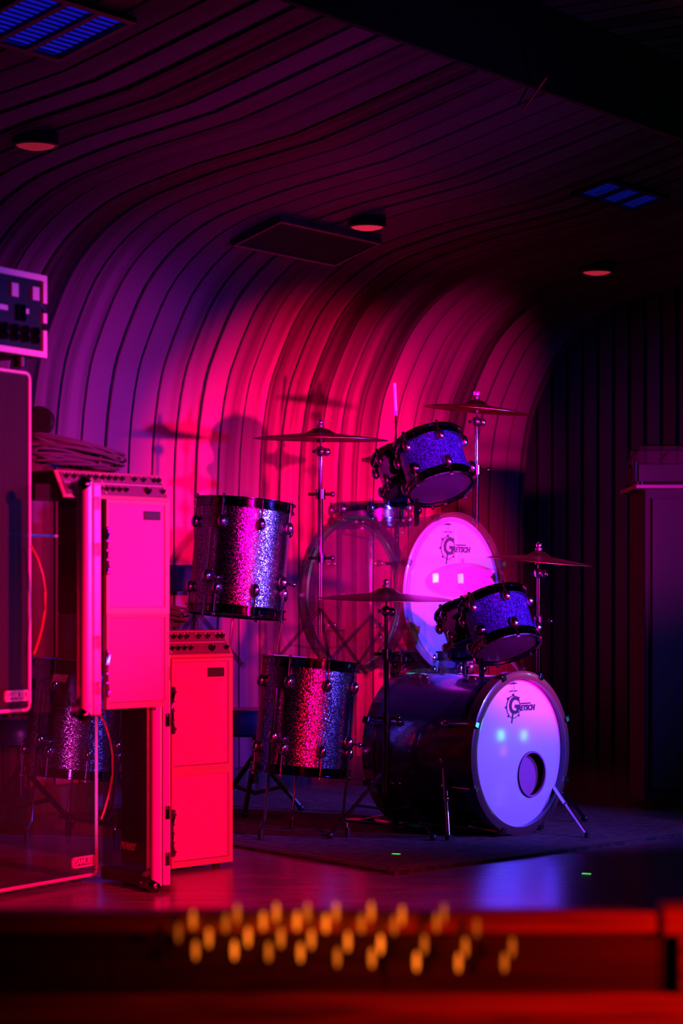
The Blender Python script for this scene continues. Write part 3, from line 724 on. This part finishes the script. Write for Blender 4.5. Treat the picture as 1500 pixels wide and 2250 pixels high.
# amplifier: two stacked grilles, local x along the front
a3 = Vector((-.548, 7.35, 0)); b3 = Vector((-.361, 7.56, 0)); dr = (b3-a3).normalized(); ang = math.atan2(dr.y, dr.x); wd3 = (b3-a3).length
d3 = 7.45
Hm = EYE - (1694-1320)/FPX*d3; Ht = EYE - (1446-1320)/FPX*d3
for z0, z1, nm, lb in ((.0, Hm, 0, 'pink lit lower speaker cabinet on the stage at the foot of the lower amplifier'), (Hm, Ht, 1, 'pink lit upper cabinet with small dark badge under the lower amplifier head')):
    cab = thing('amplifier_cabinet', lb, 'speaker', a3 + Vector((0, 0, z0)), ang, 'pink lit amplifier cabinets'); LEFT.append(cab)
    h = z1-z0; f0 = .014 if nm == 0 else .0
    MB().box((0, .014, f0), (wd3, .24, h)).build('cabinet', M_TOLEX, cab, bevel=.006)
    MB().box((.010, .004, f0+.022), (wd3-.020, .014, h-.012)).build('grille', M_GRILLE, cab)
    MB().box((.0, .0, f0), (wd3, .015, f0+.020)).box((0, .0, h-.012), (wd3, .015, h)).box((0, .0, f0+.02), (.010, .015, h-.012)).box((wd3-.020, 0, f0+.02), (wd3, .015, h-.012)).build('front_frame', mat('rose_vinyl_edge', (.55, .2, .25), .5), cab)
    MB().tube([(wd3+.004, .03, f0+.01), (wd3+.004, .03, h-.01)], .005, 8).build('piping', M_PIPE, cab, True)
    if nm == 1:
        MB().box((wd3-.115, -.001, h-.062), (wd3-.040, .006, h-.032)).build('badge', M_TOLEX, cab, bevel=.002)
    else:
        for x in (.03, wd3-.03): MB().cyl((x, .05, 0), (x, .05, .016), .014, 12).build('foot', M_BLACK, cab, True)
    # chrome clasp along the left edge
    cz = h*.55 if nm else h*.40
    pts = [(.004, -.004, cz+.07), (.000, -.012, cz+.06), (-.012, -.016, cz+.03), (-.014, -.018, cz), (-.012, -.016, cz-.03), (.0, -.012, cz-.06), (.004, -.004, cz-.07)]
    cl = MB().tube(pts, .0055, 8)
    for p in pts: cl.ball(p, .008, None, 1, 8)
    cl.build('handle', M_CHROME, cab, True)
# head, wider than the cabinets, panel leaning back
wdh = .47; xh0 = wd3 - wdh + .004
hd = thing('guitar_amplifier', 'wide amplifier head with two rows of knobs on the lower pink cabinets', 'amplifier', a3 + Vector((0, 0, Ht)), ang); LEFT.append(hd)
hh_ = .090; lean = .045
sec = [(.0, .0), (.0, .008), (lean, hh_), (.26, hh_), (.26, .0)]
vs = [(xh0, y, z) for y, z in sec] + [(xh0+wdh, y, z) for y, z in sec]
MB().add(vs, [(0, 1, 2, 3, 4), (9, 8, 7, 6, 5)] + [(i, i+5, (i+1) % 5+5, (i+1) % 5) for i in range(5)]).build('case', mat('rose_vinyl_edge', (.55, .2, .25), .5), hd, bevel=.004)
sl = math.atan2(hh_-.008, lean); Ls = math.hypot(hh_-.008, lean)
Mp = Matrix.Translation((xh0, 0, .008)) @ Matrix.Rotation(sl, 4, 'X')   # local y up the panel, -z... z out of the panel is negative
MB().box((.016, .006, .0), (wdh-.014, Ls-.008, .004), Mp).build('control_panel', M_PANEL, hd)
for sx in (.30, .39): MB().box((wdh*sx/.47*.47, .008, .004), (wdh*sx/.47*.47+.003, Ls-.010, .0055), Mp).build('panel_line', M_PIPE, hd)
MB().box((.02, Ls*.5-.001, .004), (wdh-.02, Ls*.5+.001, .0055), Mp).build('panel_line', M_PIPE, hd)
kx = [.035, .068, .100, .130, .160, .190, .218, .246, .275, .330, .372, .420, .440]
for row, yy in ((0, Ls*.72), (1, Ls*.27)):
    for i, x in enumerate(kx):
        if row and i in (9, 11): continue
        r = .0075 if not (row and i == 10) else .012
        kb = MB().lathe([(.0001, .018), (r*.8, .018), (r, .014), (r*1.1, .004)], 14, Mp @ Matrix.Translation((x, yy, 0))).build('knob', M_KNOB, hd, True)
        MB().box((x-.001, yy+r*.2, .018), (x+.001, yy+r*.75, .0195), Mp).build('pointer', M_PIPE, kb)
        if row == 0: MB().box((x-.002, Ls-.020, .004), (x+.002, Ls-.012, .0055), Mp).build('legend', M_PIPE, hd)
# coil of cable lying on the head
def coil(loc, ang, label, n=22, seed=3):
    rnd = random.Random(seed)
    o = thing('cable_coil', label, 'cable', loc, ang)
    for i in range(n):
        pts = []; L0 = rnd.uniform(.14, .20); z0 = .008 + .0040*i + rnd.uniform(0, .004); wv = rnd.uniform(.03, .07); x0 = rnd.uniform(-.03, .03)
        for k in range(29):
            t = 2*PI*k/28
            fl = .5 + .5*math.cos(t)         # loops open wider at one end
            pts.append((x0 + L0*math.cos(t), wv*math.sin(t) + .02*math.sin(2*t+i), z0*(1.15 - .55*fl) + .012*math.sin(t+i)**2 + .004))
        MB().tube(pts, .0042, 6).build('cable_loop', M_CABLE, o, True)
    MB().tube([(.05, -.06, .02), (.06, -.055, .055), (.065, 0, .075), (.06, .055, .05), (.05, .06, .02)], .006, 6).build('tie', M_CABLE, o, True)
    return o
def on_head(x, y): 
    v = Vector((x, y, 0)); c, s_ = math.cos(ang), math.sin(ang)
    return a3 + Vector((v.x*c - v.y*s_, v.x*s_ + v.y*c, Ht + hh_ + .002))
cl = coil(on_head(.0, .15), ang, 'coiled black cable lying on the lower amplifier head'); LEFT.append(cl)
# red looping cable by the speaker's edge
c0 = Vector((-.775, 7.12, 0))
pts = [Vector(((x-750)/FPX*7.12, 7.10, EYE-(y-1320)/FPX*7.10)) for x, y in ((217, 1562), (232, 1590), (243, 1625), (249, 1665), (248, 1705), (241, 1745), (231, 1780), (224, 1800))]
rc_ = thing('hanging_cable', 'red cable bowing out from the edge of the lower tall speaker', 'cable', (pts[0].x, pts[0].y, pts[-1].z)); LEFT.append(rc_)
MB().tube([p - rc_.location for p in pts], .0036, 8).build('cable', M_REDCABLE, rc_, True)

# ---- raised, partly see-through copies of the same gear
LA = P(300, 1650, 7.2); LB = P(300-146, 1650-358, 6.20); SL = 6.20/7.2
labL = {'speaker_cabinet': 'raised tall speaker with bright piping at the left edge',
        'flight_case': 'raised metal-edged case standing beside the raised amplifier',
        'amplifier_cabinet': 'raised lower cabinet fading out above the lower amplifier',
        'amplifier_cabinet.001': 'brightest pink cabinet with dark badge under the raised amplifier head',
        'guitar_amplifier': 'raised amplifier head with two rows of knobs under the cable coil',
        'cable_coil': 'thick coil of dark cable lying on the raised amplifier head',
        'hanging_cable': 'red cable bowing out from the raised speaker edge'}
alL = {'speaker_cabinet': .62, 'flight_case': .30, 'amplifier_cabinet': .60, 'amplifier_cabinet.001': 1.0, 'guitar_amplifier': 1.0, 'cable_coil': 1.0, 'hanging_cable': .9}
amL = {'piping': .95, 'edge_strip': .95, 'ball_corner': .95, 'badge': .9, 'badge_lettering': .9, 'panel': .15, 'bottom_rail': .2}
for r in LEFT:
    c = copy_tree(r, None, alL[r.name], amL if alL[r.name] < 1 else None)
    c.location = LB + (r.location - LA)*SL; c.scale = (SL,)*3
    c['label'] = labL[r.name]
    if r.name == 'speaker_cabinet': spkB = c
# the lower speaker, case are see-through too
def set_alpha(o, a, am):
    for ch in o.children:
        v = am.get(ch.name.split('.')[0], a)
        if v < 1: ch.material_slots[0].link = 'OBJECT'; ch.material_slots[0].material = faint(ch.data.materials[0], v)
        set_alpha(ch, a, am)
set_alpha(spk, .22, {'piping': .95, 'badge': .95, 'badge_lettering': .95, 'cabinet': .04, 'grille': .16})
set_alpha(lid, 1.0, {'panel': .42})

# amplifier head sitting on the raised speaker
dr = Vector((.5, .866, 0)); 
bw = .58; bh = .222
sa = spkB.rotation_euler[2]; ex = Vector((math.cos(sa), math.sin(sa), 0))
rt_ = P(101, 700, 6.16); rt_.z = EYE - (787-1320)/FPX*6.16
ah = thing('guitar_amplifier', 'white-edged amplifier head on top of the raised speaker at the left edge', 'amplifier', rt_ - ex*bw, sa)
MB().box((0, .012, 0), (bw, .25, bh)).build('case', M_TOLEX, ah, bevel=.006)
f = MB(); e = .016
f.box((0, -.004, 0), (bw, .014, e)).box((0, -.004, bh-e), (bw, .014, bh)).box((bw-e, -.004, e), (bw, .014, bh*.33)).box((bw-e, -.004, bh*.42), (bw, .014, bh*.54)).box((bw-e, -.004, bh*.66), (bw, .014, bh-e))
f.build('white_frame', M_PIPE, ah)
MB().box((e, .004, e), (bw-e, .012, bh-e)).build('control_panel', M_BLACK, ah)
MB().tube([(bw+.006, .03, bh*.25), (bw+.03, .03, bh*.35), (bw+.03, .03, bh*.6), (bw+.006, .03, bh*.7)], .006, 8).build('handle', M_BLACK, ah, True)
rnd = random.Random(5)
for i in range(9):
    x = bw-.05-.045*i
    for zz in (bh*.2, bh*.30): 
        MB().cyl((x, .004, zz), (x, -.010, zz), .012, 12).build('knob', M_DCHROME, ah, True)
    if i % 2: MB().box((x-.018, -.002, bh*.5), (x+.018, .004, bh*.56)).build('label_plate', M_ALU, ah)
    else: MB().box((x-.012, -.004, bh*.68), (x+.016, .004, bh*.84)).build('meter', M_ALU, ah)
MB().rbox((bw-.13, -.003, bh*.40), (bw-.09, .004, bh*.60), .006).build('switch_plate', M_DCHROME, ah)
for x in (.05, bw-.05): MB().cyl((x, .05, -.026), (x, .05, 0), .018, 12).build('foot', M_BLACK, ah, True)
# dark round object of unknown use at the coil
c = P(88, 925, 6.35)
hp = thing('round_object', 'dark round object and chrome rod behind the raised speaker', 'disc', c)
MB().lathe([(.0001, -.03), (.034, -.03), (.040, -.022), (.040, .022), (.034, .03), (.0001, .03)], 28, Matrix.Rotation(PI/2, 4, 'X')).build('disc', M_BLACK, hp, True)
MB().cyl((.0, .0, -.048), (.066, .0, -.052), .0045, 10).build('rod', M_CHROME, hp, True)

# ------------------------------------------------------------------ right: tall dark cabinet with a lidded player on it
c = P(1384, 1064, 9.6); cz = c.z
cb = thing('storage_cabinet', 'tall black cabinet at the right edge of the stage', 'cabinet', (c.x, 9.6, 0))
MB().box((0.06, 0, .03), (1.2, .5, cz-.012)).build('body', M_GAP, cb, bevel=.01)
MB().box((0.02, -.02, cz-.02), (1.22, .52, cz)).build('top_board', mat('blue_black_board', (.02, .008, .02), .5), cb, bevel=.004)
for x in (.09, .61):
    dp = MB().box((x, -.016, .08), (x+.5, .0, cz-.06)).build('door', M_GAP, cb, bevel=.004)
    MB().cyl((x+.45, -.03, .7), (x+.45, -.03, .85), .007, 8).build('door_handle', M_DCHROME, dp, True)
pb = thing('record_player', 'dark player with clear chrome-edged lid on the tall cabinet', 'player', (c.x, 9.6, cz))
MB().box((.035, .0, .012), (.50, .36, .085)).build('plinth', M_GAP, pb, bevel=.004)
MB().box((.012, -.004, .01), (.026, .02, .10)).build('corner_post', M_TUBE, pb, bevel=.002)
M_GL = mat('clear_lid', (.05, .02, .05), .2, alpha=.06)
lid_pts = [(.035, 0, .09), (.047, 0, .165), (.50, 0, .165), (.50, .34, .165), (.047, .34, .165), (.035, .34, .09)]
MB().add([(.035,0,.09),(.50,0,.09),(.50,.34,.09),(.035,.34,.09),(.047,0,.165),(.50,0,.165),(.50,.34,.165),(.047,.34,.165)],
         [(4,5,6,7),(0,1,5,4),(1,2,6,5),(2,3,7,6),(3,0,4,7)]).build('lid', M_GL, pb)
MB().tube([(.035, 0, .09), (.047, 0, .165), (.50, 0, .165)], .0035, 8).tube([(.035, .34, .09), (.047, .34, .165), (.50, .34, .165)], .003, 8).build('lid_edge', M_TUBE, pb, True)
MB().cyl((.13, .05, .10), (.16, .05, .135), .005, 8).ball((.165, .05, .14), .008).build('tone_arm', M_TUBE, pb, True)
for x in (.02, .46): MB().cyl((x+.03, .03, 0), (x+.03, .03, .014), .016, 10).build('foot', M_TUBE, pb, True)

# ------------------------------------------------------------------ foreground counter, with amber reflections built as small glowing bodies
ct = thing('counter', 'out-of-focus varnished wooden counter along the bottom of the picture', 'counter', (0, 3.0, 0))
zt = EYE - 682/FPX*3.0
def zc(py): return EYE - (py-1320)/FPX*3.0
MB().box((-1.4, .02, 0), (1.6, .035, zt-.012)).build('carcass', M_BLACK, ct)
MB().box((-1.4, -.012, zc(2048)), (.414, .036, zt)).build('top_rail', M_COUNTER, ct, bevel=.004)
MB().box((.420, -.020, zc(2052)), (1.6, .040, zt+.009)).build('top_rail', M_COUNTER, ct, bevel=.005)
for i in range(5):
    MB().box((-1.4+.364*i, .004, zc(2178)), (-1.4+.364*(i+1)-.003, .02, zc(2049))).build('panel', M_PANELW, ct, bevel=.002)
MB().box((.42, .004, zc(2178)), (.442, .02, zc(2049))).build('panel', M_PANELW, ct)
MB().box((.4425, -.016, zc(2178)), (.50, .02, zc(2053))).build('stile', M_COUNTER, ct, bevel=.003)
for k in range(3):
    MB().box((-1.4, -.008-.003*k, zc(2178)-.055*(k+1)), (1.6, .02, zc(2178)-.055*k-.003)).build('lower_board', M_COUNTER, ct, bevel=.003)
for k in range(3):
    pass
REFL = [(424,2021,.8),(430,2088,.8),(459,2061,1),(496,2029,.5),(515,2088,1.4),(521,2008,.6),(545,2059,1.3),(578,2024,1.1),(590,2091,.7),(607,2005,1),
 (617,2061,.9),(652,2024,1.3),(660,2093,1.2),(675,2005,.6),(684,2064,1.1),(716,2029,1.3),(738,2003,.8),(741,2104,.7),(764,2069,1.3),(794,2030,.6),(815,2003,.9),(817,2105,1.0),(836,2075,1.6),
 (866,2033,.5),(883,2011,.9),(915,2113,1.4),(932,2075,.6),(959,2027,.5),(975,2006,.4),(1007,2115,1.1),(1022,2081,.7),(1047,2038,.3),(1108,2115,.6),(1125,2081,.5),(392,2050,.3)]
refl_mats = {}  # emission stands in for fixtures reflected in the glossy front
for lv in sorted({b[2] for b in REFL}):
    refl_mats[lv] = mat('amber_reflection_%02d' % int(lv*10), (.1, .02, .0), .5, emit=(1.0, .17, .01), est=1.2*lv)
bm0 = {}
ORD = ['first', 'second', 'third', 'fourth', 'fifth', 'sixth', 'seventh', 'eighth', 'ninth', 'tenth', 'eleventh', 'twelfth', 'thirteenth', 'fourteenth', 'fifteenth', 'sixteenth', 'seventeenth', 'eighteenth']
for i, (x, y, lv) in enumerate(REFL):
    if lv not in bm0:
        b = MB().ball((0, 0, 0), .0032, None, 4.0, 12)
        o = b.build('amber_reflection', refl_mats[lv], None, True); bm0[lv] = o.data
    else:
        o = bpy.data.objects.new('amber_reflection', bm0[lv]); C.objects.link(o)
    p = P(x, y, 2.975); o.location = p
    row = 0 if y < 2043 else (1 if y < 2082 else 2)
    k = sorted(b[0] for b in REFL if (0 if b[1] < 2043 else (1 if b[1] < 2082 else 2)) == row).index(x)
    tag(o, 'small blurred amber reflection, %s from the left in the %s row on the counter' % (ORD[k], ('upper', 'middle', 'lowest')[row]), 'reflection', 'amber reflections along the counter')

# two green light glints on the floor, painted as thin glowing slips
M_GREEN = mat('green_glint', (.1, .8, .1), .5, emit=(.1, 1, .15), est=.9)
for (x, y, lb) in ((870, 1884, 'tiny green glint on the front of the rug'), (1288, 1920, 'tiny green glint on the bare floor by the counter')):
    d = EYE*FPX/(y-1320); c = P(x, y, d); c.z = .0115 if x < 1000 else .0
    o = MB().box((-.014, -.006, 0), (.014, .006, .0015)).build('floor_glint', M_GREEN, None)
    o.location = c; o.rotation_euler = (0, 0, -.5); tag(o, lb, 'tape')  # painted green light glint, no tape on the floor
